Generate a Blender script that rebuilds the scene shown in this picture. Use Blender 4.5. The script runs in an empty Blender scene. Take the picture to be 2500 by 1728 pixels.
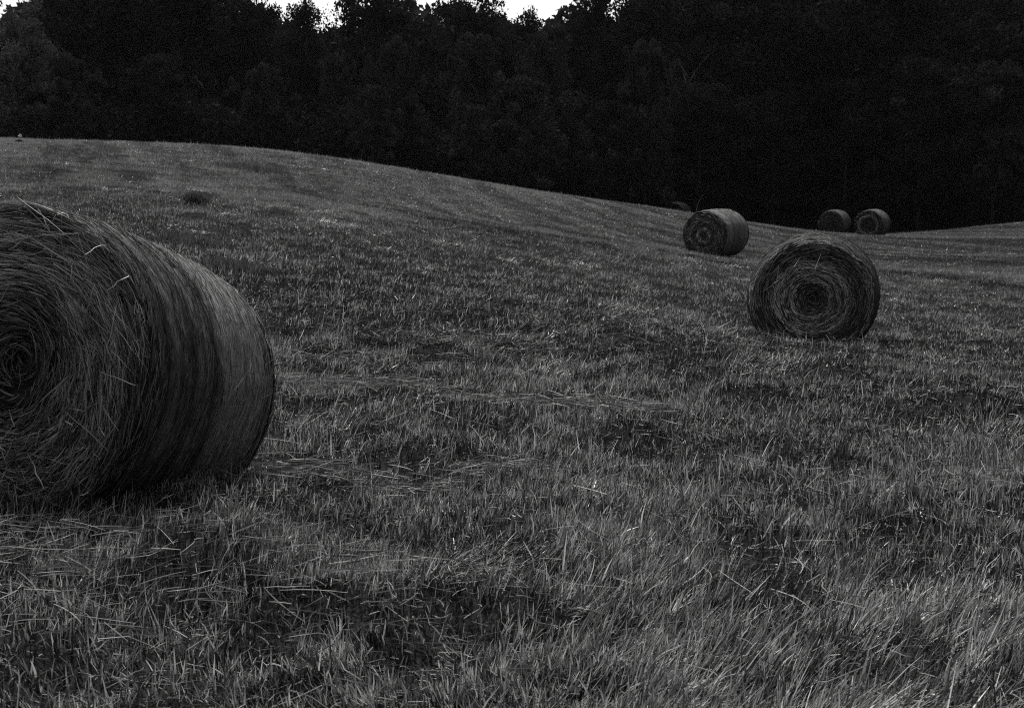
import bpy, math
import numpy as np

R = math.radians
rng = np.random.default_rng(7)
scene = bpy.context.scene
col = scene.collection

# ------------------------------------------------------------------ camera, sky, sun, exposure
F, CX, CY, EYE = 1422.2, 512.0, 353.5, 1.6
PITCH = math.atan(203.5 / 1422.2)
cam_d = bpy.data.cameras.new("camera")
cam_d.sensor_width = 36.0
cam_d.lens = 50.0
cam_d.clip_start = 0.1
cam_d.clip_end = 3000.0
cam_d.dof.use_dof = True
cam_d.dof.focus_distance = 8.0
cam_d.dof.aperture_fstop = 9.0
cam = bpy.data.objects.new("camera", cam_d)
cam.location = (0, 0, EYE)
cam.rotation_euler = (math.pi / 2 - PITCH, 0, 0)
col.objects.link(cam)
scene.camera = cam

SUN_EL, SUN_AZ = R(60), R(-10)         # azimuth from +Y towards +X: high, over the hill side of the wood
world = bpy.data.worlds.new("World")
scene.world = world
world.use_nodes = True
wn = world.node_tree
wn.nodes.clear()
sky = wn.nodes.new("ShaderNodeTexSky")
sky.sky_type = 'NISHITA'
sky.sun_disc = False
sky.sun_elevation = SUN_EL
sky.sun_rotation = SUN_AZ
sky.air_density = 1.0
sky.dust_density = 1.0
bw = wn.nodes.new("ShaderNodeRGBToBW")   # black-and-white photograph
bg = wn.nodes.new("ShaderNodeBackground")
bg.inputs["Strength"].default_value = 0.11
wo = wn.nodes.new("ShaderNodeOutputWorld")
wn.links.new(sky.outputs[0], bw.inputs[0])
wn.links.new(bw.outputs[0], bg.inputs["Color"])
wn.links.new(bg.outputs[0], wo.inputs[0])

sun_d = bpy.data.lights.new("sun", 'SUN')
sun_d.energy = 2.6
sun_d.angle = R(9)
sun_d.color = (1.0, 0.99, 0.975)
sun = bpy.data.objects.new("sun", sun_d)
sun.rotation_euler = (math.pi / 2 - SUN_EL, 0, math.pi - SUN_AZ)
col.objects.link(sun)

scene.view_settings.view_transform = 'Standard'
scene.view_settings.look = 'None'
scene.view_settings.gamma = 1.0
scene.view_settings.use_curve_mapping = False
scene.view_settings.exposure = 0.55
scene.cycles.use_denoising = False
scene.cycles.filter_width = 1.0
scene.cycles.max_bounces = 5
scene.cycles.diffuse_bounces = 3
scene.cycles.transmission_bounces = 3
scene.cycles.use_adaptive_sampling = False


# ------------------------------------------------------------------ helpers
def at(u, v, y):
    """the point at forward distance y on the sight line of a 1024 x 707 picture point"""
    rx, up = (u - CX) / F, (CY - v) / F
    dy = math.cos(PITCH) + up * math.sin(PITCH)
    dz = -math.sin(PITCH) + up * math.cos(PITCH)
    k = y / dy
    return rx * k, y, EYE + dz * k


def _hash(ix, iy, seed):
    h = (ix.astype(np.int64) * 374761393 + iy.astype(np.int64) * 668265263 + seed * 974634777) & 0xFFFFFFFF
    h = ((h ^ (h >> 13)) * 1274126177) & 0xFFFFFFFF
    h = h ^ (h >> 16)
    return (h & 0xFFFFFF) / float(0xFFFFFF)


def vnoise(x, y, seed=0):
    xi, yi = np.floor(x), np.floor(y)
    fx, fy = x - xi, y - yi
    fx, fy = fx * fx * (3 - 2 * fx), fy * fy * (3 - 2 * fy)
    a, b = _hash(xi, yi, seed), _hash(xi + 1, yi, seed)
    c, d = _hash(xi, yi + 1, seed), _hash(xi + 1, yi + 1, seed)
    return (a * (1 - fx) + b * fx) * (1 - fy) + (c * (1 - fx) + d * fx) * fy


def fbm(x, y, seed=0, octs=3):
    s, a, n = 0.0, 1.0, 0.0
    for o in range(octs):
        s = s + a * vnoise(x * 2 ** o + 17.3 * o, y * 2 ** o - 9.1 * o, seed + o * 13)
        n += a
        a *= 0.5
    return s / n


def sstep(e0, e1, x):
    t = np.clip((x - e0) / (e1 - e0), 0, 1)
    return t * t * (3 - 2 * t)


def new_mesh(name, verts, faces_list, tone=None, flow=None, mat=None, smooth=True):
    """faces_list: int arrays (n, k), one per polygon size"""
    me = bpy.data.meshes.new(name)
    verts = np.ascontiguousarray(verts, dtype=np.float32).reshape(-1, 3)
    me.vertices.add(len(verts))
    me.vertices.foreach_set("co", verts.ravel())
    loops = np.concatenate([np.asarray(f, dtype=np.int32).ravel() for f in faces_list])
    sizes = np.concatenate([np.full(len(f), f.shape[1], dtype=np.int32) for f in faces_list])
    starts = np.concatenate([[0], np.cumsum(sizes)[:-1]]).astype(np.int32)
    me.loops.add(len(loops))
    me.loops.foreach_set("vertex_index", loops)
    me.polygons.add(len(sizes))
    me.polygons.foreach_set("loop_start", starts)
    me.update(calc_edges=True)
    if not smooth:
        me.polygons.foreach_set("use_smooth", np.zeros(len(sizes), dtype=bool))
    if tone is not None:
        a = me.attributes.new("tone", 'FLOAT', 'POINT')
        a.data.foreach_set("value", np.ascontiguousarray(tone, dtype=np.float32))
    if flow is not None:
        a = me.attributes.new("flow", 'FLOAT_VECTOR', 'POINT')
        a.data.foreach_set("vector", np.ascontiguousarray(flow, dtype=np.float32).ravel())
    if mat is not None:
        me.materials.append(mat)
    return me


def ribbons(path, side, width):
    """path (N,K,3), side (N,K,3) or (N,1,3) unit, width (N,K): flat strips -> verts, quads"""
    n, k, _ = path.shape
    off = side * (width * 0.5)[:, :, None]
    v = np.stack([path - off, path + off], axis=2).reshape(-1, 3)
    base = (np.arange(n) * k * 2)[:, None] + (np.arange(k - 1) * 2)[None, :]
    q = np.stack([base, base + 1, base + 3, base + 2], axis=-1).reshape(-1, 4)
    return v, q


def norm(a):
    return a / np.maximum(np.linalg.norm(a, axis=-1, keepdims=True), 1e-9)


def link(name, data, parent=None, loc=(0, 0, 0)):
    o = bpy.data.objects.new(name, data)
    o.location = loc
    col.objects.link(o)
    if parent is not None:
        o.parent = parent
    return o


def tag(o, label=None, cat=None, group=None, kind=None):
    for k, v in (("label", label), ("category", cat), ("group", group), ("kind", kind)):
        if v:
            o[k] = v
    return o


# ------------------------------------------------------------------ materials (all grey: the photograph is black and white)
def grey_mat(name):
    m = bpy.data.materials.new(name)
    m.use_nodes = True
    m.node_tree.nodes.clear()
    return m, m.node_tree.nodes, m.node_tree.links


def blade_mat(name, trans=0.3, gloss=0.0):
    m, N, L = grey_mat(name)
    a = N.new("ShaderNodeAttribute")
    a.attribute_name = "tone"
    d = N.new("ShaderNodeBsdfDiffuse")
    t = N.new("ShaderNodeBsdfTranslucent")
    mx = N.new("ShaderNodeMixShader")
    mx.inputs[0].default_value = trans
    o = N.new("ShaderNodeOutputMaterial")
    L.new(a.outputs["Fac"], d.inputs["Color"])
    L.new(a.outputs["Fac"], t.inputs["Color"])
    L.new(d.outputs[0], mx.inputs[1])
    L.new(t.outputs[0], mx.inputs[2])
    out = mx
    if gloss > 0:
        g = N.new("ShaderNodeBsdfGlossy")
        g.inputs["Roughness"].default_value = 0.38
        mg = N.new("ShaderNodeMixShader")
        mg.inputs[0].default_value = gloss
        L.new(mx.outputs[0], mg.inputs[1])
        L.new(g.outputs[0], mg.inputs[2])
        out = mg
    L.new(out.outputs[0], o.inputs[0])
    return m


M_GRASS = blade_mat("stubble_blade", 0.28, 0.05)
M_STRAW = blade_mat("dry_straw", 0.12, 0.02)
M_LEAF = blade_mat("leaf", 0.12, 0.0)


def noise_mat(name, lo, hi, scale, detail=6, bump=0.0, bump_scale=None):
    m, N, L = grey_mat(name)
    tc = N.new("ShaderNodeTexCoord")
    nz = N.new("ShaderNodeTexNoise")
    nz.inputs["Scale"].default_value = scale
    nz.inputs["Detail"].default_value = detail
    mr = N.new("ShaderNodeMapRange")
    mr.inputs["From Min"].default_value = 0.3
    mr.inputs["From Max"].default_value = 0.7
    mr.inputs["To Min"].default_value = lo
    mr.inputs["To Max"].default_value = hi
    b = N.new("ShaderNodeBsdfDiffuse")
    o = N.new("ShaderNodeOutputMaterial")
    L.new(tc.outputs["Object"], nz.inputs["Vector"])
    L.new(nz.outputs[0], mr.inputs["Value"])
    L.new(mr.outputs[0], b.inputs["Color"])
    if bump:
        n2 = N.new("ShaderNodeTexNoise")
        n2.inputs["Scale"].default_value = bump_scale
        n2.inputs["Detail"].default_value = 4
        bp = N.new("ShaderNodeBump")
        bp.inputs["Strength"].default_value = bump
        bp.inputs["Distance"].default_value = 0.05
        L.new(tc.outputs["Object"], n2.inputs["Vector"])
        L.new(n2.outputs[0], bp.inputs["Height"])
        L.new(bp.outputs[0], b.inputs["Normal"])
    L.new(b.outputs[0], o.inputs[0])
    return m


M_SOIL = noise_mat("thatch_and_soil", 0.015, 0.045, 9.0, 8, 0.8, 30.0)
M_BARK = noise_mat("bark", 0.02, 0.05, 6.0, 6, 0.6, 12.0)


def hay_mat(name, lo, hi, bump):
    """streaks run along the winding: noise over the 'flow' vectors, times the layer's own tone"""
    m, N, L = grey_mat(name)
    f = N.new("ShaderNodeAttribute")
    f.attribute_name = "flow"
    t = N.new("ShaderNodeAttribute")
    t.attribute_name = "tone"
    nz = N.new("ShaderNodeTexNoise")
    nz.inputs["Scale"].default_value = 1.0
    nz.inputs["Detail"].default_value = 7
    nz.inputs["Roughness"].default_value = 0.62
    mr = N.new("ShaderNodeMapRange")
    mr.inputs["From Min"].default_value = 0.33
    mr.inputs["From Max"].default_value = 0.68
    mr.inputs["To Min"].default_value = lo
    mr.inputs["To Max"].default_value = hi
    mu = N.new("ShaderNodeMath")
    mu.operation = 'MULTIPLY'
    b = N.new("ShaderNodeBsdfDiffuse")
    bp = N.new("ShaderNodeBump")
    bp.inputs["Strength"].default_value = bump
    bp.inputs["Distance"].default_value = 0.012
    o = N.new("ShaderNodeOutputMaterial")
    L.new(f.outputs["Vector"], nz.inputs["Vector"])
    L.new(nz.outputs[0], mr.inputs["Value"])
    L.new(mr.outputs[0], mu.inputs[0])
    L.new(t.outputs["Fac"], mu.inputs[1])
    L.new(mu.outputs[0], b.inputs["Color"])
    L.new(nz.outputs[0], bp.inputs["Height"])
    L.new(bp.outputs[0], b.inputs["Normal"])
    L.new(b.outputs[0], o.inputs[0])
    return m


M_HAY = hay_mat("rolled_hay", 0.04, 0.17, 0.9)
M_SIDE = hay_mat("wound_hay", 0.12, 0.40, 0.7)

# ------------------------------------------------------------------ the lie of the land
CTRL = [(-4, 0, 0), (4, 0, 0), (0, -12, 0), (-14, -4, 0.2), (14, -4, -0.5), (0, 2.5, 0), (-2, 4, 0.0), (2, 4, -0.03)]
for u, v, y in [
        (250, 466, 7.3), (900, 520, 6.0),
        (0, 140, 60), (0, 190, 30), (0, 287, 15), (266, 150, 63), (266, 206, 30), (266, 296, 15),
        (443, 175.5, 70), (443, 228, 30), (443, 302, 15), (621, 203, 82), (560, 236, 40), (560, 314, 15),
        (687, 212.5, 88), (754, 227, 94), (820, 235, 97), (887, 235.5, 98), (953, 229.5, 96), (1024, 222, 92),
        (1024, 262, 42), (1024, 348, 18), (1024, 238, 65),
        (1250, 214, 85), (1250, 345, 18), (1250, 255, 42), (-230, 132, 60), (-230, 186, 30), (-230, 286, 15)]:
    CTRL.append(at(u, v, y))
for x, y, z in [(-1.95, 5.7, 0.20), (-1.25, 5.5, 0.13), (-3.2, 5.8, 0.22), (0.4, 5.6, 0.0), (3.91, 18.46, -0.9), (6.52, 45.5, -1.72), (19.6, 86.7, -3.42), (19.5, 77.2, -3.02), (9.0, 40, -1.7), (14.5, 60, -2.45),
                (-70, 95, 1.0), (-35, 95, 0.4), (-15, 100, -1.2), (0, 108, -2.6), (20, 116, -4.6), (45, 116, -4.0), (80, 116, -2.5),
                (-120, 60, 3), (-60, 20, 1.2), (60, 30, -2.4), (110, 70, -1.5),
                (-100, 170, 0), (0, 170, -3), (100, 170, -3), (-140, 0, 1), (140, 0, -2), (0, -80, 0.5)]:
    CTRL.append((x, y, z))
CTRL = np.array(CTRL, dtype=float)


def _tps(r2):
    return np.where(r2 > 1e-12, 0.5 * r2 * np.log(np.maximum(r2, 1e-12)), 0.0)


def _solve():
    P = CTRL[:, :2]
    n = len(P)
    K = _tps(((P[:, None] - P[None]) ** 2).sum(-1)) + np.eye(n) * 0.5
    Q = np.c_[np.ones(n), P]
    A = np.block([[K, Q], [Q.T, np.zeros((3, 3))]])
    return np.linalg.solve(A, np.r_[CTRL[:, 2], np.zeros(3)])


_W = _solve()


def land(x, y):
    """smooth height of the field"""
    x, y = np.asarray(x, float), np.asarray(y, float)
    sh = x.shape
    x, y = x.ravel(), y.ravel()
    out = np.empty_like(x)
    P = CTRL[:, :2]
    for s in range(0, len(x), 100000):
        a, b = x[s:s + 100000], y[s:s + 100000]
        r2 = (a[:, None] - P[:, 0]) ** 2 + (b[:, None] - P[:, 1]) ** 2
        out[s:s + 100000] = _tps(r2) @ _W[:-3] + _W[-3] + _W[-2] * a + _W[-1] * b
    far = np.hypot(x, y - 40)
    k = sstep(120, 200, far)
    return (out * (1 - k) + k * (-2.0)).reshape(sh)


def tussocks(x, y):
    """small bumps under the stubble"""
    near = 1 - sstep(25, 60, np.hypot(x, y))
    b = (fbm(x * 1.9, y * 1.9, 3, 2) - 0.5) * 0.17 + (fbm(x * 0.55, y * 0.8, 9, 2) - 0.5) * 0.11
    return b * (0.35 + 0.65 * near)


def ground(x, y):
    return land(x, y) + tussocks(x, y)


def gz(x, y):
    return float(ground(np.array([x]), np.array([y]))[0])


def build_land():
    xs = np.concatenate([-np.geomspace(10, 900, 70)[::-1], np.linspace(-9.9, 9.9, 199), np.geomspace(10, 900, 70)])
    ys = np.concatenate([-np.geomspace(1, 600, 30)[::-1], np.linspace(-0.9, 20, 200), np.linspace(20.3, 120, 240), np.geomspace(121, 1500, 40)])
    X, Y = np.meshgrid(xs, ys)
    Z = ground(X, Y) - 0.012
    nx, ny = len(xs), len(ys)
    v = np.stack([X, Y, Z], -1).reshape(-1, 3)
    i = (np.arange(ny - 1)[:, None] * nx + np.arange(nx - 1)[None, :]).ravel()
    q = np.stack([i, i + 1, i + 1 + nx, i + nx], -1)
    o = link("ground", new_mesh("ground", v, [q], mat=M_SOIL))
    tag(o, "dark rolling hay field of stubble and thatch", "ground", kind="structure")


build_land()


# ------------------------------------------------------------------ stubble grass
def sample_roots(n, y0, y1, power, margin=1.22, side=1.2):
    """roots over the wedge of field in front of the viewer; density falls as y ** -power"""
    e = 2 - power
    t = rng.random(n)
    y = (y0 ** e + t * (y1 ** e - y0 ** e)) ** (1 / e)
    x = (rng.random(n) * 2 - 1) * (0.36 * y * margin + side)
    return x, y


def fields(x, y):
    wx = x + 1.2 * (fbm(x * 0.25, y * 0.25, 21) - 0.5) * 4
    wy = y + 0.35 * x * 0.25 + (fbm(x * 0.3, y * 0.3, 33) - 0.5) * 2.2
    d = np.hypot(x, y)
    along = fbm((x + 0.28 * y) * 1.05 + 2.5 * fbm(x * 0.1, y * 0.1, 27), (y - 0.28 * x) * 0.09, 41, 3)   # mower passes running up the hill
    across = fbm(wx * 0.45, wy * 0.95, 47, 3)
    k = sstep(20, 34, d)
    streak = across * (1 - k) + along * k
    patch = fbm(x * 1.0, y * 1.2, 52, 3)
    fine = fbm(x * 3.2, y * 2.6, 63, 2)
    flat = fbm(x * 0.9 + 9, y * 1.5, 74, 3)
    return streak, patch, fine, flat


def make_grass(name, n, y0, y1, power, wid, hgt, K, label, seed):
    x, y = sample_roots(n, y0, y1, power)
    # gather most roots into tufts
    cell = 0.075
    tx, ty = np.floor(x / cell), np.floor(y / cell)
    cx = (tx + 0.15 + 0.7 * _hash(tx, ty, 5 + seed)) * cell
    cy = (ty + 0.15 + 0.7 * _hash(tx, ty, 6 + seed)) * cell
    g = rng.random(n) < 0.62
    tuft_turn = np.where(g, (_hash(tx, ty, 8 + seed) - 0.5) * 2.4, rng.normal(0, 0.8, n))
    tuft_pale = np.where(g, 0.40 + 1.45 * _hash(tx, ty, 11 + seed) ** 1.3, 0.85)
    tuft_lean = np.where(g, _hash(tx, ty, 9 + seed) * 0.3 + 0.75 * (_hash(tx, ty, 13 + seed) > 0.8), 0.15)
    x = np.where(g, cx + rng.normal(0, 0.018, n), x)
    y = np.where(g, cy + rng.normal(0, 0.018, n), y)
    streak, patch, fine, flat = fields(x, y)
    # thin places
    keep = rng.random(n) < 0.42 + 0.8 * sstep(0.34, 0.6, fine * 0.95 + patch * 0.05)
    x, y, streak, patch, fine, flat, tuft_turn, tuft_lean, tuft_pale = (a[keep] for a in (x, y, streak, patch, fine, flat, tuft_turn, tuft_lean, tuft_pale))
    n = len(x)
    z = ground(x, y)
    comb = sstep(-0.5, 1.2, x) * sstep(6.0, 4.6, y)
    tall = sstep(0.52, 0.68, streak)
    lay = sstep(0.66, 0.78, flat)
    h = hgt * (0.7 + 0.45 * patch) * (0.7 + 0.6 * rng.random(n)) * (1 + 0.08 * tall) * (1 + 0.7 * lay) * (0.95 + 0.4 * comb)
    # dry pale stems stand over shorter green regrowth; swaths of it stay greener
    d = np.hypot(x, y)
    near = 1 - sstep(14, 30, d)
    wisp = fbm(x * 4.5 + 1.5 * y, y * 5.5, 131, 2)                 # small tufts, paler or greener
    line = fbm(x * 1.8, y * 6.5 + 0.8 * x, 137, 2)                 # thin lines left by the rake
    mixp = 0.41 - 0.05 * sstep(9, 5, y) + (0.45 - 0.3 * near) * (patch - 0.5) + 0.7 * (fine - 0.5) + 1.0 * near * (wisp - 0.5) \
        + 0.5 * (line - 0.5) - (0.08 * near + 0.45 * sstep(22, 38, d)) * tall + (0.45 - 0.3 * near) * sstep(0.45, 0.3, streak)
    # more pale stems on the brow, fewer at middle distance
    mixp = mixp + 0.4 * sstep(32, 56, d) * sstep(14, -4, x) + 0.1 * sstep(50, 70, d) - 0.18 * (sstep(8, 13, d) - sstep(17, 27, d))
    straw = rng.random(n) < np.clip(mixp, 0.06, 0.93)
    h = h * np.where(straw, 1.18, 0.8)
    longer = rng.random(n) < 0.05
    h = np.where(longer, h * (1.3 + 0.9 * rng.random(n)), h)
    az = 0.35 + (6.0 - 4.0 * comb) * (fbm(x * 0.5, y * 0.5, 85, 2) - 0.5) + (tuft_turn + rng.normal(0, 0.55, n)) * (1.2 - 0.6 * comb)
    lean = tuft_lean + np.abs(0.02 + 0.3 * fbm(x * 0.8, y * 0.8, 96, 2) * rng.random(n) * 1.5 + rng.normal(0, 0.11, n)) + lay * (0.75 + 0.35 * rng.random(n))
    lean = lean + 0.45 * comb * fbm(x * 1.2, y * 1.2, 119, 2) * 1.6
    lean = np.clip(lean, 0, 1.45)
    curl = rng.normal(0.1, 0.45, n)
    dirh = np.stack([np.cos(az), np.sin(az), np.zeros(n)], -1)
    up = np.array([0, 0, 1.0])
    t = np.linspace(0, 1, K)
    pts = np.empty((n, K, 3))
    p = np.stack([x, y, z - 0.01], -1)
    pts[:, 0] = p
    for k in range(1, K):
        a = np.clip(lean + curl * (k - 0.5) / (K - 1), -0.3, 1.62)
        stp = (h / (K - 1))[:, None]
        p = p + stp * (np.sin(a)[:, None] * dirh + np.cos(a)[:, None] * up)
        pts[:, k] = p
    ra = rng.random(n) * math.pi * 2
    side = np.stack([np.cos(ra), np.sin(ra), rng.normal(0, 0.25, n)], -1)
    side = norm(side)[:, None, :]
    w = wid(y) * (0.6 + 0.8 * rng.random(n))
    taper = np.interp(t, [0, 0.5, 1], [1, 0.9, 0.18])
    v, q = ribbons(pts, side, w[:, None] * taper[None])
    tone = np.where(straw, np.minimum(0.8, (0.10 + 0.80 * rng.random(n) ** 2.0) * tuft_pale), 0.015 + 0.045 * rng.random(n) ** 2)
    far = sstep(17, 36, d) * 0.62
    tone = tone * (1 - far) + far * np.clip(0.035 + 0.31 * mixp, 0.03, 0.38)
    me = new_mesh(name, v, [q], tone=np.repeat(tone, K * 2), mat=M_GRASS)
    o = link(name, me)
    tag(o, label, "grass", kind="stuff")
    return o


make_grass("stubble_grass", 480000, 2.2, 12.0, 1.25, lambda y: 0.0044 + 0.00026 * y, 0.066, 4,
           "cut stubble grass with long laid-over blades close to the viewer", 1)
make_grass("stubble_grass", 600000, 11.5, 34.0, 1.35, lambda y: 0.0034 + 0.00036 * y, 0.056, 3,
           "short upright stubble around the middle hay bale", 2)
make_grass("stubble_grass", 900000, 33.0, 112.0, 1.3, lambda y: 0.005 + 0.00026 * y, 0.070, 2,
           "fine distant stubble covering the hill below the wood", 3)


# ------------------------------------------------------------------ loose straw on the stubble
def straw_paths(cx, cy, z, az, length, K, sag, lift, kink):
    n = len(cx)
    t = np.linspace(-0.5, 0.5, K)
    pts = np.empty((n, K, 3))
    bend = rng.normal(0, 0.22, n)
    a = az[:, None] + bend[:, None] * t[None] * 2
    kinkm = (rng.random(n) < kink)[:, None] * (t[None] > 0.12) * rng.normal(0, 0.8, n)[:, None]
    a = a + kinkm
    stp = (length / (K - 1))[:, None]
    dx, dy = np.cos(a) * stp, np.sin(a) * stp
    px = np.cumsum(dx, 1)
    py = np.cumsum(dy, 1)
    pts[:, :, 0] = cx[:, None] + px - px.mean(1, keepdims=True)
    pts[:, :, 1] = cy[:, None] + py - py.mean(1, keepdims=True)
    pts[:, :, 2] = z[:, None] + lift[:, None] * t[None] * length[:, None] - sag[:, None] * (t[None] * 2) ** 2
    return pts


def make_litter():
    P, S, W, T = [], [], [], []
    K = 5

    def add(cx, cy, az, length, wid, tone, zoff, lift):
        n = len(cx)
        z = ground(cx, cy) + zoff
        pts = straw_paths(cx, cy, z, az, length, K, np.abs(rng.normal(0.0, 0.003, n)), lift, 0.3)
        low = ground(pts[:, :, 0], pts[:, :, 1]) + 0.015
        pts[:, :, 2] = np.maximum(pts[:, :, 2], low)
        ph = rng.random(n) * math.pi
        tang = np.stack([np.cos(az), np.sin(az), np.zeros(n)], -1)
        acr = np.stack([-np.sin(az), np.cos(az), np.zeros(n)], -1)
        sd = acr * np.cos(ph)[:, None] + np.array([0, 0, 1.0]) * np.sin(ph)[:, None]
        P.append(pts)
        S.append(np.repeat(sd[:, None], K, 1))
        W.append(np.repeat(wid[:, None], K, 1) * np.array([0.8, 1, 1, 0.9, 0.5]))
        T.append(tone)

    # thin scatter everywhere
    n = 4500
    x, y = sample_roots(n, 2.4, 40, 1.5)
    add(x, y, rng.random(n) * 6.28, 0.06 + 0.16 * rng.random(n) ** 2, (0.0022 + 0.00025 * y), 0.10 + 0.26 * rng.random(n) ** 1.5,
        0.03 + 0.06 * rng.random(n), rng.normal(0.05, 0.3, n))
    # chaff and broken bits on the soil
    n = 90000
    x, y = sample_roots(n, 2.4, 16, 1.3)
    add(x, y, rng.random(n) * 6.28, 0.025 + 0.06 * rng.random(n) ** 2, (0.0024 + 0.0003 * y), 0.04 + 0.22 * rng.random(n) ** 2,
        0.012 + 0.02 * rng.random(n), rng.normal(0.0, 0.25, n))
    # raked-together lines the rake left behind: (picture points on the ground), straws, spread, share across
    rows = [
        ([(275, 393), (400, 399), (555, 415), (652, 424)], 600, 0.09, 0.10),
        ([(250, 470), (337, 475), (421, 479), (545, 477)], 420, 0.12, 0.18),
        ([(-30, 549), (60, 548), (200, 546)], 160, 0.12, 0.2),
        ([(180, 600), (300, 588), (420, 600)], 250, 0.35, 0.55),
        ([(800, 520), (850, 535), (890, 552)], 70, 0.25, 0.5),
        ([(915, 468), (965, 483), (1040, 500)], 70, 0.2, 0.4),
        ([(640, 560), (760, 610), (860, 640)], 60, 0.4, 0.6),
        ([(290, 368), (420, 350), (520, 352)], 300, 0.3, 0.35),
        ([(560, 333), (700, 330)], 170, 0.3, 0.2),
        ([(0, 590), (60, 600), (110, 630)], 110, 0.2, 0.45),
    ]
    for pts, n, spread, cross in rows:
        g = []
        for u, v in pts:
            yy = np.linspace(2, 60, 600)
            rx, up = (u - CX) / F, (CY - v) / F
            dy = math.cos(PITCH) + up * math.sin(PITCH)
            dz = -math.sin(PITCH) + up * math.cos(PITCH)
            zz = EYE + dz / dy * yy
            k = int(np.argmax(zz < land(rx / dy * yy, yy)))
            g.append((rx / dy * yy[k], yy[k]))
        g = np.array(g)
        s = rng.random(n) * (len(g) - 1)
        i = np.minimum(s.astype(int), len(g) - 2)
        f = (s - i)[:, None]
        c = g[i] * (1 - f) + g[i + 1] * f
        d = g[i + 1] - g[i]
        wob = (fbm(c[:, 0] * 1.3, c[:, 1] * 1.3, 5) - 0.5) * 0.5
        cx = c[:, 0] + rng.normal(0, spread, n)
        cy = c[:, 1] + rng.normal(0, spread, n) + wob
        az = np.arctan2(d[:, 1], d[:, 0]) + rng.normal(0, 0.22, n)
        az = np.where(rng.random(n) < cross, rng.random(n) * 6.28, az)
        add(cx, cy, az, 0.07 + 0.16 * rng.random(n), 0.0022 + 0.00025 * cy, 0.10 + 0.26 * rng.random(n) ** 1.4,
            0.05 + 0.07 * rng.random(n) * np.exp(-((cx - c[:, 0]) ** 2) / (spread ** 2 + 1e-6)), rng.normal(0.0, 0.16, n))
    P, S, W, T = (np.concatenate(a) for a in (P, S, W, T))
    v, q = ribbons(P, S, W)
    o = link("loose_straw", new_mesh("loose_straw", v, [q], tone=np.repeat(T, K * 2), mat=M_STRAW))
    tag(o, "pale loose straw lying in raked lines on the stubble", "straw", kind="stuff")
    # standing dry stalks, thicker and paler, and broad dark leaves of weeds between them
    n = 2600
    x, y = sample_roots(n, 2.6, 30, 1.55)
    az = rng.random(n) * 6.28
    lean = np.abs(rng.normal(0.25, 0.25, n))
    h = 0.07 + 0.12 * rng.random(n) ** 2
    dirh = np.stack([np.cos(az), np.sin(az), np.zeros(n)], -1)
    t = np.linspace(0, 1, 4)
    a = lean[:, None] + rng.normal(0.1, 0.35, n)[:, None] * t[None]
    stp = (h / 3)[:, None, None] * (np.sin(a)[:, :, None] * dirh[:, None] + np.cos(a)[:, :, None] * np.array([0, 0, 1.0]))
    p0 = np.stack([x, y, ground(x, y) - 0.01], -1)
    pts = p0[:, None] + np.cumsum(stp, 1) - stp[:, :1]
    dark = rng.random(n) < 0.3
    ra = rng.random(n) * 6.28
    sd = np.stack([np.cos(ra), np.sin(ra), np.zeros(n)], -1)[:, None]
    w = np.where(dark, 0.005, 0.003) + 0.0002 * y
    v, q = ribbons(pts, sd, w[:, None] * np.array([0.7, 1, 0.9, 0.25]))
    tone = np.where(dark, 0.025 + 0.03 * rng.random(n), 0.28 + 0.2 * rng.random(n))
    o = link("dry_stalks_stubble", new_mesh("dry_stalk", v, [q], tone=np.repeat(tone, 8), mat=M_GRASS))
    o.name = "standing_stalk"
    tag(o, "thicker pale stalks and dark weed leaves standing above the stubble", "stalks", kind="stuff")


make_litter()


# ------------------------------------------------------------------ hay bales
def lump(th, r, s):
    return fbm(np.cos(th) * 2.2 + 5 + s, np.sin(th) * 2.2 + r * 1.5 + s, 7 + s, 3) - 0.5


class Bale:
    """round bale lying on its side: winding axis along local Y, resting on z = 0"""

    def __init__(s, rad, length, seed, sink=0.9, bulge=0.03, taper=0.0, sx=1.0, core=(0, 0)):
        s.taper, s.sx, s.core = taper, sx, core
        s.R, s.L, s.seed, s.sink, s.bulge = rad, length, seed, sink, bulge

    def place(s, r, th, y):
        """polar -> local xyz, settled: flattened where it sits"""
        k = (1 + 0.03 * lump(th, r * 0, s.seed) * (r / s.R)) * (1 - s.taper * (y / s.L + 0.5))
        x = r * k * np.cos(th) * 1.025 * s.sx
        z = r * k * np.sin(th) * 0.985
        c = np.maximum(0, 1 - (r / s.R) ** 2)           # the winding's core does not sit quite in the middle
        x, z = x + s.core[0] * c, z + s.core[1] * c
        lim = -s.sink * s.R
        soft = 0.10 * s.R
        z = np.where(z < lim + soft, lim + soft * np.exp((np.minimum(z - lim - soft, 0)) / soft), z)
        return np.stack([x, y, z - lim - 0.03], -1)

    def shoulder(s, y):
        """radius of the side at axial y: barrel-shaped, rounded towards the ends"""
        q = np.abs(y) / (s.L / 2)
        return s.R * (1 - s.bulge * q ** 2) - 0.075 * s.R * np.clip((q - 0.8) / 0.2, 0, 1) ** 2.2

    def end_y(s, r):
        """how far the end stands out at radius r"""
        e = s.L / 2 - 0.03
        q = r / s.R
        ring = 0.05 * (fbm(q * 13, q * 0 + s.seed, s.seed, 3) - 0.5)
        dish = 0.05 * np.exp(-(q / 0.16) ** 2) - 0.03 * sstep(0.55, 0.95, q) * 0
        return e + 0.045 * (1 - q ** 2) - dish + ring


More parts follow.
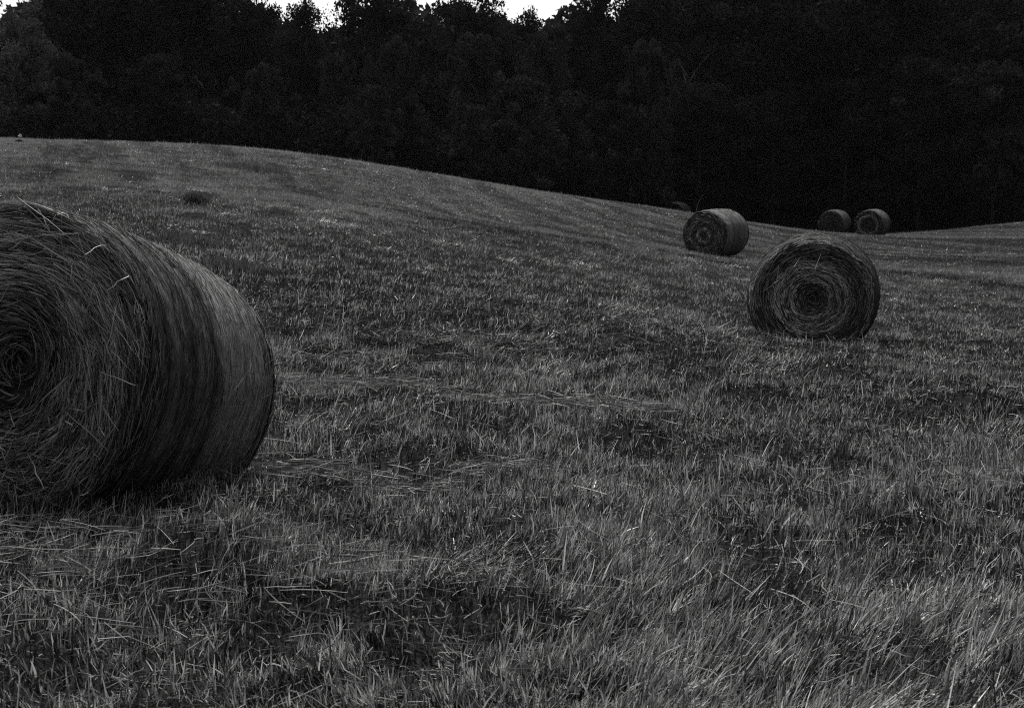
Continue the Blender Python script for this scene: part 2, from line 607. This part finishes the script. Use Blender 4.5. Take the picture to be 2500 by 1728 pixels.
def revolve(b, r, y, nth, tone, flow_r, flow_t, rough, seed):
    """profile (r, y) swept round the axis"""
    th = np.linspace(0, 2 * math.pi, nth, endpoint=False)
    RR, TH = np.meshgrid(r, th, indexing='ij')
    YY = np.repeat(y[:, None], nth, 1)
    nzv = fbm(np.cos(TH) * 9 + RR * 14, np.sin(TH) * 9 + YY * 14, seed, 3) - 0.5
    rr = np.maximum(RR + rough * nzv * (RR > 0.03), 0)
    P = b.place(rr, TH, YY + rough * 0.6 * np.sign(YY) * (fbm(np.cos(TH) * RR * 12, np.sin(TH) * RR * 12, seed + 3, 3) - 0.5))
    m, n = RR.shape
    i = (np.arange(m - 1)[:, None] * n + np.arange(n)[None]).ravel()
    j = (np.arange(m - 1)[:, None] * n + (np.arange(n)[None] + 1) % n).ravel()
    q = np.stack([i, j, j + n, i + n], -1)
    fl = np.stack([np.cos(TH) * flow_t, np.sin(TH) * flow_t, np.repeat(flow_r[:, None], n, 1)], -1)
    tn = np.repeat(tone[:, None], n, 1)
    return P.reshape(-1, 3), q, tn.ravel(), fl.reshape(-1, 3)


def make_bale(label, loc, rotz, rad, length, seed, n_end, n_side, wid, rings, sink=0.9, big=False, tone_k=1.0, taper=0.0, sx=1.0, tilt=0.0, dev=0.2, side_k=1.0, base=0.45, core=(0, 0)):
    """rings: list of (radius share, width, strength): paler turns in the winding seen on the end"""
    b = Bale(rad, length, seed, sink, 0.03, taper, sx, core)
    root = link("hay_bale", None, loc=loc)
    root.rotation_euler = (tilt, 0, rotz)
    tag(root, label, "hay bale", "round hay bales left on the mown field")

    def ring_tone(q):
        t = base + 0.0 * q
        for c, w, a in rings:
            t = t + a * np.exp(-((q - c) / w) ** 2)
        return t

    nth = 260 if big else 150
    # core: both ends and the turned-in edges
    q = np.concatenate([np.linspace(0.002, 0.86, 60), np.linspace(0.875, 0.955, 8)])
    rend = q * rad
    yend = b.end_y(rend)
    ys = np.linspace(1, 0.70, 12) * (length / 2)
    rs = b.shoulder(ys) - 0.012
    roll = np.linspace(0, 1, 6)[1:]
    r_arc = rend[-1] + (rs[3] - rend[-1]) * np.sin(roll * math.pi / 2)
    y_arc = ys[3] + (yend[-1] - ys[3]) * np.cos(roll * math.pi / 2)
    prof_r = np.concatenate([rend, r_arc, rs[4:]])
    prof_y = np.concatenate([yend, y_arc, ys[4:]])
    fr = np.concatenate([rend * 1.0, rad + np.linspace(0, 0.1, len(r_arc) + len(rs) - 4)]) * 62
    for sgn in (-1, 1):
        v, qd, tn, fl = revolve(b, prof_r, prof_y * sgn, nth, ring_tone(prof_r / rad) * tone_k, fr, 2.6, 0.030, seed)
        link("bale_end", new_mesh("bale_end", v, [qd if sgn < 0 else qd[:, ::-1]], tone=tn, flow=fl, mat=M_HAY), root)
    # outer layer round the side, with ridges where the passes of the pick-up lie
    na = 90 if big else 50
    ys = np.linspace(-0.91, 0.91, na) * (length / 2)
    rip = (fbm(ys * 16, ys * 0 + seed, seed + 2, 3) - 0.5)
    rs = b.shoulder(ys) + rip * 0.022 - 0.014 * sstep(0.72, 0.91, np.abs(ys) / (length / 2))
    band = 0.8 + 0.9 * (fbm(ys * 7 + 3, ys * 0 + seed * 3.1, seed + 5, 2) - 0.5) + 0.5 * (fbm(ys * 40, ys * 0 + seed, seed + 6, 2) - 0.5)
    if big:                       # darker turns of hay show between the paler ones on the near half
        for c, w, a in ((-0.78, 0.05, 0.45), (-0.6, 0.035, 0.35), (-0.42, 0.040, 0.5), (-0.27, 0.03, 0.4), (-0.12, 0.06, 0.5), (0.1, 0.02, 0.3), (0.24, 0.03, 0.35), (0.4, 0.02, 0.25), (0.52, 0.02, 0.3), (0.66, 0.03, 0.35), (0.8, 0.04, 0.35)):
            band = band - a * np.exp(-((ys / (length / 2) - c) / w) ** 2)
        band = np.clip(band + 0.08 + 0.65 * sstep(-0.3, 0.3, ys / (length / 2)), 0.18, 1.6)  # far half toned paler: the shoulder highlight is painted into the colour
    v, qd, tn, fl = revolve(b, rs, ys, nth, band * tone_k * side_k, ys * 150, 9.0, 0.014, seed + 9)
    link("outer_layer", new_mesh("outer_layer", v, [qd], tone=tn, flow=fl, mat=M_SIDE), root)

    # straws on the ends
    K = 6
    n = n_end + n_end // 3
    qr = np.sqrt(rng.random(n) * 0.90 + 0.0005)
    th0 = rng.random(n) * 2 * math.pi
    mess = fbm(np.cos(th0) * qr * 5 + 3 * seed, np.sin(th0) * qr * 5, seed + 60, 3)
    wgt = np.clip(ring_tone(qr) * 0.8 * (0.35 + 1.5 * sstep(0.35, 0.65, mess)), 0.12, 1)
    pick = rng.random(n) < wgt
    qr, th0 = qr[pick], th0[pick]
    n = len(qr)
    sg = np.where(np.arange(n) < n * 0.76, -1, 1)
    ln = (0.06 + 0.18 * rng.random(n) ** 1.8) * (0.45 + 0.65 * qr) * (rad / 0.68)
    wild = rng.random(n) < (0.03 if big else 0.008)
    dev = np.where(wild, rng.normal(0, 1.0, n), rng.normal(0, dev, n) + 4 * dev * (fbm(np.cos(th0) * qr * 4 + seed, np.sin(th0) * qr * 4, seed + 70, 2) - 0.5))
    t = np.linspace(-0.5, 0.5, K)
    # start from the chord direction, follow the turn partly
    follow = np.where(wild, 0.1, 0.6)
    r0 = qr * rad
    ang = (th0 + math.pi / 2 + dev)[:, None] + (follow * ln / np.maximum(r0, 0.08))[:, None] * t[None]
    ln = np.where(wild, ln * 1.5, ln) * (1.0 if big else 0.7)
    stp = (ln / (K - 1))[:, None]
    px = np.cumsum(np.cos(ang) * stp, 1)
    pz = np.cumsum(np.sin(ang) * stp, 1)
    px = px - px.mean(1, keepdims=True) + (r0 * np.cos(th0))[:, None]
    pz = pz - pz.mean(1, keepdims=True) + (r0 * np.sin(th0))[:, None]
    rr = np.hypot(px, pz)
    rr = np.minimum(rr, rad * 0.96)
    tt = np.arctan2(pz, px)
    lift = (0.012 + np.abs(rng.normal(0, 0.012, n)))[:, None] + (np.where(wild, np.abs(rng.normal(0, 0.09, n)), np.abs(rng.normal(0, 0.03, n))))[:, None] * (t[None] + 0.5)
    edge = sstep(0.93, 1.02, rr / rad) * 0.07
    pts = b.place(rr, tt, sg[:, None] * (b.end_y(np.minimum(rr, rad * 0.955)) + lift - edge))
    ph = rng.random(n) * math.pi
    tang = norm(pts[:, -1] - pts[:, 0])
    yax = np.array([0, 1.0, 0])
    acr = norm(np.cross(tang, yax))
    sd = acr * np.cos(ph)[:, None] + yax * np.sin(ph)[:, None] * 0.8
    w = wid * (0.6 + 0.7 * rng.random(n))
    v, qd = ribbons(pts, norm(sd)[:, None], w[:, None] * np.array([0.6, 0.9, 1, 1, 0.9, 0.4]))
    tone = np.minimum(0.75, 0.11 + 0.95 * rng.random(n) ** 1.6) * np.where(wild, 1.0, np.clip(ring_tone(qr) * 1.1, 0.4, 1.4)) * tone_k
    o = link("end_straw", new_mesh("end_straw", v, [qd], tone=np.repeat(tone, K * 2), mat=M_STRAW), root)
    o["kind"] = "stuff"

    # straws round the side
    n = n_side
    ya = (rng.random(n) * 2 - 1) * 0.97 * length / 2
    th0 = rng.random(n) * 2 * math.pi
    ln = (0.03 + 0.10 * rng.random(n) ** 2) * (rad / 0.68)
    skew = rng.normal(0, 0.12, n)
    loose = rng.random(n) < 0.02
    t = np.linspace(-0.5, 0.5, 5)
    TH = th0[:, None] + (ln / rad)[:, None] * t[None]
    YA = ya[:, None] + (skew * ln)[:, None] * t[None]
    lift = (0.003 + np.abs(rng.normal(0, 0.004, n)))[:, None] + np.where(loose, np.abs(rng.normal(0, 0.05, n)), np.abs(rng.normal(0, 0.006, n)))[:, None] * (t[None] + 0.5)
    YA = np.clip(YA, -length / 2 * 0.985, length / 2 * 0.985)
    pts = b.place(b.shoulder(YA) + lift, TH, YA)
    yx = np.array([0, 1.0, 0])
    nrm = np.stack([np.cos(th0), 0 * th0, np.sin(th0)], -1)
    ph = rng.random(n) * math.pi
    sd = yx * np.cos(ph)[:, None] + nrm * np.sin(ph)[:, None] * 0.6
    w = wid * 0.9 * (0.5 + 0.7 * rng.random(n))
    v, qd = ribbons(pts, norm(sd)[:, None], w[:, None] * np.array([0.5, 1, 1, 1, 0.4]))
    by = np.interp(ya, ys, band)
    tone = (0.10 + 0.32 * rng.random(n)) * np.clip(by, 0.25, 1.4) * tone_k * side_k
    o = link("side_straw", new_mesh("side_straw", v, [qd], tone=np.repeat(tone, 10), mat=M_STRAW), root)
    o["kind"] = "stuff"
    return root


def sit(x, y, dz=-0.02):
    return (x, y, float(land(np.array([x]), np.array([y]))[0]) + dz)


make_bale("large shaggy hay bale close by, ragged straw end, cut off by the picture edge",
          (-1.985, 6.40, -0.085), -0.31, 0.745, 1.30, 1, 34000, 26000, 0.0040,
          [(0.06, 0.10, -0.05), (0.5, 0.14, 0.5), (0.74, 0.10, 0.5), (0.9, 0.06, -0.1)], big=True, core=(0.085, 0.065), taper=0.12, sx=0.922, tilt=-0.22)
make_bale("dark hay bale standing almost end-on in the middle of the field, concentric pale rings",
          sit(3.95, 18.5, -0.12), R(-15.5), 0.805, 1.15, 2, 9000, 3500, 0.0065,
          [(0.30, 0.035, 0.75), (0.42, 0.040, 0.55), (0.54, 0.05, 0.8), (0.10, 0.09, -0.12), (0.74, 0.08, -0.1), (0.92, 0.04, 0.25)], sink=0.97, tone_k=1.1, dev=0.12, side_k=0.5, base=0.58)
make_bale("hay bale turned side-on below the hill crest with a pale crescent on its end",
          sit(6.52, 45.5), R(-38.5), 0.80, 1.5, 3, 2400, 2200, 0.010,
          [(0.26, 0.06, 0.9), (0.6, 0.12, 0.3)], sink=0.9)
make_bale("plain dark distant hay bale beside its ringed neighbour, nearer the hill",
          sit(19.6, 86.7), R(-32.6), 0.80, 1.55, 4, 900, 900, 0.018, [(0.5, 0.1, 0.08)], sink=0.88, tone_k=0.62, side_k=0.9)
make_bale("distant hay bale with one broad pale ring on its end, one of a pair",
          sit(19.5, 77.2), R(-30.4), 0.80, 1.55, 5, 1100, 900, 0.017, [(0.62, 0.07, 1.3)], sink=0.9, tone_k=0.65)
make_bale("hay bale mostly hidden behind the crest, only its dim rounded top showing",
          (at(677, 205, 97.0)[0], 97.0, at(677, 201.5, 97.0)[2] - 1.5), R(-30), 0.80, 1.5, 6, 500, 500, 0.02, [(0.5, 0.1, 0.1)], tone_k=0.28)


# ------------------------------------------------------------------ single weeds
def stalk_plant(name, label, cat, loc, h, lean, head, tuft, tone):
    root = tag(link(name, None, loc=loc), label, cat)
    t = np.linspace(0, 1, 7)
    p = np.stack([lean * h * t ** 2, 0 * t, h * t], -1)[None]
    P = np.concatenate([p, p])
    S = np.array([[[1.0, 0, 0]], [[0, 1.0, 0]]])
    v, q = ribbons(P, S, np.full((2, 7), 0.022) * np.linspace(1, 0.5, 7))
    link("stem", new_mesh("stem", v, [q], tone=np.full(len(v), tone), mat=M_STRAW), root)
    if head:
        n = 70
        d = norm(rng.normal(0, 1, (n, 3)))
        c = p[0, -1] + d * head * rng.random((n, 1)) * np.array([0.55, 0.55, 1.0])
        P = np.stack([c, c + d * head * 0.6], 1)
        v, q = ribbons(P, norm(rng.normal(0, 1, (n, 3)))[:, None], np.full((n, 2), head * 0.35))
        link("seed_head", new_mesh("seed_head", v, [q], tone=np.full(len(v), 0.7), mat=M_STRAW), root)
    if tuft:
        n = 260
        az = rng.random(n) * 6.28
        ln = tuft * (0.5 + 0.6 * rng.random(n))
        le = np.abs(rng.normal(0, 0.55, n))
        b0 = rng.normal(0, tuft * 0.25, (n, 3)) * np.array([1.3, 0.8, 0])
        tip = b0 + ln[:, None] * np.stack([np.sin(le) * np.cos(az), np.sin(le) * np.sin(az), np.cos(le)], -1)
        P = np.stack([b0 - [0, 0, 0.04], (b0 + tip) / 2 + [0, 0, 0.02], tip], 1)
        sd = np.stack([np.cos(az + 1.3), np.sin(az + 1.3), 0 * az], -1)[:, None]
        v, q = ribbons(P, sd, np.array([[0.035, 0.03, 0.006]]).repeat(n, 0))
        link("leaf_tuft", new_mesh("leaf_tuft", v, [q], tone=np.repeat(0.02 + 0.03 * rng.random(n), 6), mat=M_GRASS), root)
    return root


x, y = at(18.7, 134, 57)[:2]
stalk_plant("weed", "pale-headed weed on the brow of the hill, bright against the dark wood", "weed", (x, y, gz(x, y)), 0.27, 0.2, 0.07, 0.14, 0.4)
x, y = at(751, 213, 90)[:2]
stalk_plant("grass_stalk", "thin tall bent stalk on the slope between two hay bales", "stalk",
            (at(751 - 55, 213, 84)[0], 84, gz(at(751 - 55, 213, 84)[0], 84)), 1.15, 0.35, 0.0, 0.0, 0.3)


def tussock(label, u, v, y, w, h):
    """a clump of uncut dark grass"""
    x, y, _ = at(u, v, y)
    root = tag(link("grass_tussock", None, loc=(x, y, gz(x, y))), label, "grass tussock", "dark uncut tussocks on the hill")
    n = 900
    b0 = np.stack([rng.normal(0, w * 0.4, n), rng.normal(0, w * 0.25, n), np.zeros(n)], -1)
    b0[:, 2] = ground(b0[:, 0] + x, b0[:, 1] + y) - gz(x, y) - 0.03
    az = rng.random(n) * 6.28
    le = np.abs(rng.normal(0.1, 0.3, n))
    ln = h * (0.5 + 0.6 * rng.random(n)) * np.exp(-(b0[:, 0] / w) ** 2)
    tip = b0 + ln[:, None] * np.stack([np.sin(le) * np.cos(az), np.sin(le) * np.sin(az), np.cos(le)], -1)
    P = np.stack([b0, b0 * 0.45 + tip * 0.55 + [0, 0, 0.03], tip], 1)
    sd = np.stack([np.cos(az + 1.4), np.sin(az + 1.4), 0 * az], -1)[:, None]
    vv, q = ribbons(P, sd, np.array([[0.02, 0.018, 0.004]]).repeat(n, 0))
    me = new_mesh("grass_clump", vv, [q], tone=np.repeat(0.06 + 0.12 * rng.random(n), 6), mat=M_GRASS)
    link("grass_clump", me, root)


tussock("dense dark tussock alone halfway up the open hillside", 196, 193, 29, 0.33, 0.26)
tussock("low wide dark tussock on the slope just beyond the big bale", 185, 222, 22, 1.0, 0.2)
tussock("long dark strip of uncut grass just under the hill crest", 250, 153, 52, 2.0, 0.28)
tussock("dark tussock by the big bale, lower of two behind it", 225, 235, 19, 0.8, 0.22)


# ------------------------------------------------------------------ the wood
def tube(path, rad, nseg=7):
    path = np.asarray(path, float)
    K = len(path)
    tg = norm(np.gradient(path, axis=0))
    ref = np.array([0.0, 1.0, 0.2])
    a = norm(np.cross(tg, ref))
    b = np.cross(tg, a)
    th = np.linspace(0, 2 * math.pi, nseg, endpoint=False)
    v = path[:, None] + rad[:, None, None] * (np.cos(th)[None, :, None] * a[:, None] + np.sin(th)[None, :, None] * b[:, None])
    i = (np.arange(K - 1)[:, None] * nseg + np.arange(nseg)[None]).ravel()
    j = (np.arange(K - 1)[:, None] * nseg + (np.arange(nseg)[None] + 1) % nseg).ravel()
    return v.reshape(-1, 3), np.stack([i, j, j + nseg, i + nseg], -1)


def leaves_at(c, size, tone):
    n = len(c)
    d1 = norm(rng.normal(0, 1, (n, 3)))
    d2 = norm(np.cross(d1, rng.normal(0, 1, (n, 3))))
    s = size * (0.6 + 0.8 * rng.random(n))
    a, b = d1 * s[:, None] * 0.5, d2 * s[:, None] * 0.3
    v = np.stack([c - a, c + b, c + a, c - b], 1).reshape(-1, 3)
    q = np.arange(n * 4).reshape(n, 4)
    return v, q, np.repeat(tone, 4)


def tree_meshes(seed, H, crown_w, crown_base, n_limb, n_clump, per, leaf, tone, spread):
    """a broadleaf tree: tapered trunk, limbs, and leaf clumps carried at the limb ends"""
    rs = np.random.default_rng(seed)
    TV, TQ, off = [], [], 0

    def add(path, rad):
        nonlocal off
        v, q = tube(path, rad)
        TV.append(v); TQ.append(q + off); off += len(v)

    k = np.linspace(0, 1, 9)
    tr = np.stack([0.35 * np.sin(k * 3 + seed), 0.3 * np.sin(k * 2.3 + seed * 2), k * H * 0.86], -1)
    tr[:, :2] -= tr[0, :2]
    add(tr, np.interp(k, [0, 0.08, 1], [0.34, 0.25, 0.04]) * H / 16)
    cl = []
    for i in range(n_limb):
        f = rs.uniform(0, 1)
        h0 = crown_base + (0.93 - crown_base) * f ** 0.9
        az = i * 2.4 + rs.uniform(-0.5, 0.5)
        shape = math.sin(math.pi * min(1, 0.22 + 0.74 * f)) ** 0.8
        ln = crown_w * 0.5 * shape * rs.uniform(0.7, 1.1)
        p0 = np.array([np.interp(h0, k * 0.86, tr[:, 0]), np.interp(h0, k * 0.86, tr[:, 1]), min(h0, 0.84) * H])
        rise = rs.uniform(0.15, 0.6) * ln
        end = p0 + np.array([math.cos(az) * ln, math.sin(az) * ln, rise + (0.06 * H if f > 0.8 else 0)])
        mid = (p0 + end) / 2 + np.array([0, 0, 0.12 * ln])
        tq = np.linspace(0, 1, 5)[:, None]
        path = (1 - tq) ** 2 * p0 + 2 * tq * (1 - tq) * mid + tq ** 2 * end
        add(path, np.linspace(0.10, 0.02, 5) * H / 16)
        m = max(1, n_clump // n_limb)
        for _ in range(m):
            s = rs.uniform(0.45, 1.05)
            c = path[0] * (1 - s) + path[-1] * s + rs.normal(0, spread, 3) * np.array([1, 1, 0.8])
            cl.append(c)
    cl.append(tr[-1] + [0, 0, 0.02 * H])
    C, T = [], []
    for c in cl:
        r = rs.uniform(0.55, 1.15) * H / 16 * 1.15
        m = int(per * rs.uniform(0.6, 1.3))
        d = norm(rs.normal(0, 1, (m, 3)))
        d[:, 2] = d[:, 2] * 0.75 + 0.1
        p = c + d * r * (rs.random((m, 1)) ** 0.45)
        C.append(p)
        T.append(np.full(m, tone * rs.uniform(0.75, 1.3)) * (0.85 + 0.3 * rs.random(m)))
    v, q, t = leaves_at(np.concatenate(C), leaf, np.concatenate(T))
    trunk = new_mesh("trunk", np.concatenate(TV), [np.concatenate(TQ)], mat=M_BARK)
    crown = new_mesh("crown", v, [q], tone=t, mat=M_LEAF, smooth=False)
    return trunk, crown


TH = 16.0
KINDS = {
    # seed, height, crown width, crown base share, limbs, clumps, leaves per clump, leaf size, tone, scatter
    'oak': tree_meshes(11, TH, 11.0, 0.14, 46, 150, 105, 0.30, 0.024, 0.75),
    'ash': tree_meshes(12, TH, 8.0, 0.16, 40, 120, 95, 0.27, 0.024, 0.7),
    'maple': tree_meshes(13, TH, 9.5, 0.12, 44, 140, 100, 0.29, 0.024, 0.7),
    'slender': tree_meshes(14, TH, 5.2, 0.12, 44, 200, 140, 0.24, 0.03, 0.42),
    'pale': tree_meshes(15, TH, 10.0, 0.10, 44, 140, 110, 0.29, 0.10, 0.7),
    'young': tree_meshes(16, TH, 13.0, 0.06, 40, 120, 110, 0.42, 0.040, 0.9),
}
protos = {}


def tree(kind, u, vtop, d, label, rz, wide=1.0, group=None):
    x, y, ztop = at(u, vtop, d)
    zb = float(land(np.array([x]), np.array([y]))[0]) - 0.15
    s = (ztop - zb) / (TH * 0.97)
    if kind not in protos:
        root = link("broadleaf_tree", None)
        tr = link("trunk", KINDS[kind][0], root)
        cr = link("crown", KINDS[kind][1], root)
        protos[kind] = (root, tr, cr)
    else:
        p = protos[kind]
        root = p[0].copy(); col.objects.link(root)
        for ch in p[1:]:
            c = ch.copy(); col.objects.link(c); c.parent = root
    root.location = (x, y, zb)
    root.rotation_euler = (0, 0, rz)
    root.scale = (s * wide, s * wide, s)
    tag(root, label, "tree", group or "broadleaf trees along the wood edge")


SKYLINE = [
    ('pale', 18, 14, 97, "pale-leaved tree at the hill end of the wood, sky just over its crown", 0.85),
    ('oak', 92, -45, 106, "tall tree next to the pale-leaved end tree, top touching the sky", 0.9),
    ('maple', 150, -60, 104, "tall dark tree on the hill, second along from the pale-leaved tree", 0.95),
    ('ash', 203, -55, 108, "tall dark tree whose flank borders the first shallow patch of sky", 0.95),
    ('maple', 258, 4, 110, "rounded tree under the first shallow patch of sky", 0.72),
    ('slender', 303, 3, 101, "slender see-through tree standing alone between two bright sky gaps", 0.8),
    ('oak', 378, -26, 108, "big tree on the far side of the deepest sky gap from the slender tree", 0.72),
    ('maple', 468, -3, 107, "broad tree between the small notch and the wide sky opening", 0.86),
    ('ash', 522, 18, 112, "low shoulder tree sloping down into the wide sky opening", 0.72),
    ('oak', 589, -2, 110, "round-topped tree just beyond the wide sky opening", 0.56),
    ('slender', 634, 3, 110, "small narrow crown between the two last slits of sky", 0.8),
    ('oak', 694, -30, 108, "first tall tree past the last slit of sky, top beyond view", 0.85),
    ('maple', 765, -48, 110, "tall black tree above the side-on bale below the crest", 0.95),
    ('oak', 838, -55, 112, "tall black tree straight above the distant pair of bales", 0.9),
    ('ash', 915, -18, 110, "tall dim tree with pinpricks of sky in its crown, above the dip of the field", 1.1),
    ('maple', 985, -14, 108, "tall dim tree at the valley end of the wood, specks of sky through it", 0.95),
]
LOWER = [
    ('young', 476, 45, 92, "domed lower tree catching faint light midway along the wood", 0.62),
    ('young', 394, 48, 93, "small lower tree with a bright tip beside the domed one", 0.5),
    ('young', 338, 62, 95, "lower tree rising under the deepest sky gap", 0.5),
    ('young', 526, 84, 88, "low spreading tree with faintly lit top in front of the domed one", 0.95),
    ('young', 470, 110, 86, "smallest bushy tree by the hill crest, below the domed tree", 0.8),
    ('young', 372, 92, 88, "low dim bushy tree behind the hill shoulder", 0.75),
    ('young', 546, 38, 100, "mid-height tree under the wide sky opening", 0.55),
    ('young', 648, 52, 96, "mid-height tree with one faint lit spray, under the slits of sky", 0.5),
    ('young', 70, 62, 90, "lower dark tree in front of the pale-leaved end tree", 0.7),
    ('oak', 165, 58, 92, "dark lower tree behind the highest part of the hill", 0.9),
    ('young', 262, 72, 91, "dark lower tree below the rounded skyline tree", 0.7),
    ('oak', 606, 105, 96, "black lower tree above the bale hidden by the crest", 1.0),
    ('maple', 700, 82, 100, "black lower tree directly behind the side-on bale", 1.0),
    ('oak', 775, 96, 104, "black lower tree between the side-on bale and the distant pair", 1.0),
    ('maple', 850, 78, 105, "black lower tree right behind the distant pair of bales", 1.0),
    ('oak', 925, 66, 104, "dim lower tree behind the lowest dip of the field", 1.0),
    ('young', 1000, 72, 102, "dim lower tree over the rising field beyond the dip", 0.8),
]
for i, (k, u, v, d, lab, w) in enumerate(SKYLINE + LOWER):
    tree(k, u, v, d, lab, i * 1.37, w)
for i, (k, u, v, d) in enumerate([('oak', -75, -20, 104), ('maple', -170, -30, 106), ('oak', 1080, -20, 108), ('maple', 1170, -30, 108)]):
    tree(k, u, v, d, ["tall tree beyond the pale-leaved tree on the hill side", "tall tree farthest out on the hill side of the wood",
                      "tall tree beyond the valley end of the wood", "tall tree farthest out past the valley end"][i], i * 0.9)


def wood_mass():
    """the depth of the wood behind the edge: reads as one dark mass"""
    n = 380000
    x = rng.uniform(-85, 95, n)
    y = 116 + 34 * rng.random(n)
    zb = land(x, y)
    # canopy height under the gaps of the skyline
    u = CX + F * x / y
    top = np.interp(u, [-200, 0, 45, 70, 215, 232, 255, 290, 327, 345, 400, 433, 500, 540, 560, 615, 645, 1300],
                    [14, 10.5, 12.0, 15, 15, 11.6, 12.2, 10.6, 9.7, 10.4, 12, 11.0, 11.4, 9.6, 11.2, 10.8, 15, 15])
    top = top + 2.0 * (fbm(x * 0.22, y * 0.22, 150, 2) - 0.6)
    z = zb + (EYE + top - zb) * rng.random(n) ** 0.85
    v, q, t = leaves_at(np.stack([x, y, z], -1), 0.85, 0.03 + 0.015 * rng.random(n))
    o = link("wood", new_mesh("wood", v, [q], tone=t, mat=M_LEAF, smooth=False))
    tag(o, "black depth of the wood behind its edge trees", "wood", kind="stuff")
    # added wood, unseen beside and behind the viewer, blocks low sky light
    n = 70000
    t = rng.random(n)
    px = np.interp(t, [0, 0.2, 0.35, 0.5, 0.7, 1], [60, 36, 25, 2, -40, -66])
    py = np.interp(t, [0, 0.2, 0.35, 0.5, 0.7, 1], [104, 44, -4, -30, -26, 100])
    ox, oy = norm(np.stack([px, py - 40], -1)).T
    dpt = rng.random(n) * 16
    x, y = px + ox * dpt, py + oy * dpt
    zb = land(x, y)
    z = zb + 17 * rng.random(n) ** 0.9 * (0.8 + 0.35 * fbm(x * 0.2, y * 0.2, 157, 2))
    v, q, t = leaves_at(np.stack([x, y, z], -1), 1.5, 0.03 + 0.015 * rng.random(n))
    o = link("wood", new_mesh("wood", v, [q], tone=t, mat=M_LEAF, smooth=False))
    tag(o, "added dark wood round the field beyond view, blocking low sky light", "wood", kind="stuff")
    # undergrowth closing the edge of the wood
    n = 200000
    x = rng.uniform(-70, 80, n)
    edge = np.interp(x, [-70, -5, 10, 25, 80], [88, 90, 101, 107, 104])
    y = edge + 9 * rng.random(n)
    zb = land(x, y)
    z = zb + rng.random(n) * (1.5 + 4.0 * fbm(x * 0.3, y * 0.3, 171, 2) + 7 * sstep(5, 20, x))
    v, q, t = leaves_at(np.stack([x, y, z], -1), 0.33, 0.018 + 0.012 * rng.random(n))
    o = link("undergrowth", new_mesh("undergrowth", v, [q], tone=t, mat=M_LEAF, smooth=False))
    tag(o, "black undergrowth along the foot of the wood", "undergrowth", kind="stuff")


wood_mass()


# ------------------------------------------------------------------ added haze: lifts the blacks the way flare does
def haze_box():
    x0, x1, y0, y1, z0, z1 = -1000, 1000, -700, 1600, -9, 30
    v = [(x0, y0, z0), (x1, y0, z0), (x1, y1, z0), (x0, y1, z0), (x0, y0, z1), (x1, y0, z1), (x1, y1, z1), (x0, y1, z1)]
    q = np.array([[0, 3, 2, 1], [4, 5, 6, 7], [0, 1, 5, 4], [1, 2, 6, 5], [2, 3, 7, 6], [3, 0, 4, 7]])
    m = bpy.data.materials.new("haze")
    m.use_nodes = True
    N, L = m.node_tree.nodes, m.node_tree.links
    N.clear()
    p = N.new("ShaderNodeVolumePrincipled")
    p.inputs["Color"].default_value = (0.9, 0.9, 0.9, 1)
    p.inputs["Density"].default_value = 0.00006
    o = N.new("ShaderNodeOutputMaterial")
    L.new(p.outputs[0], o.inputs["Volume"])
    o = link("haze", new_mesh("haze", v, [q], mat=m, smooth=False))
    tag(o, "thin added haze lifting the blacks over the field and wood", "haze", kind="stuff")


haze_box()
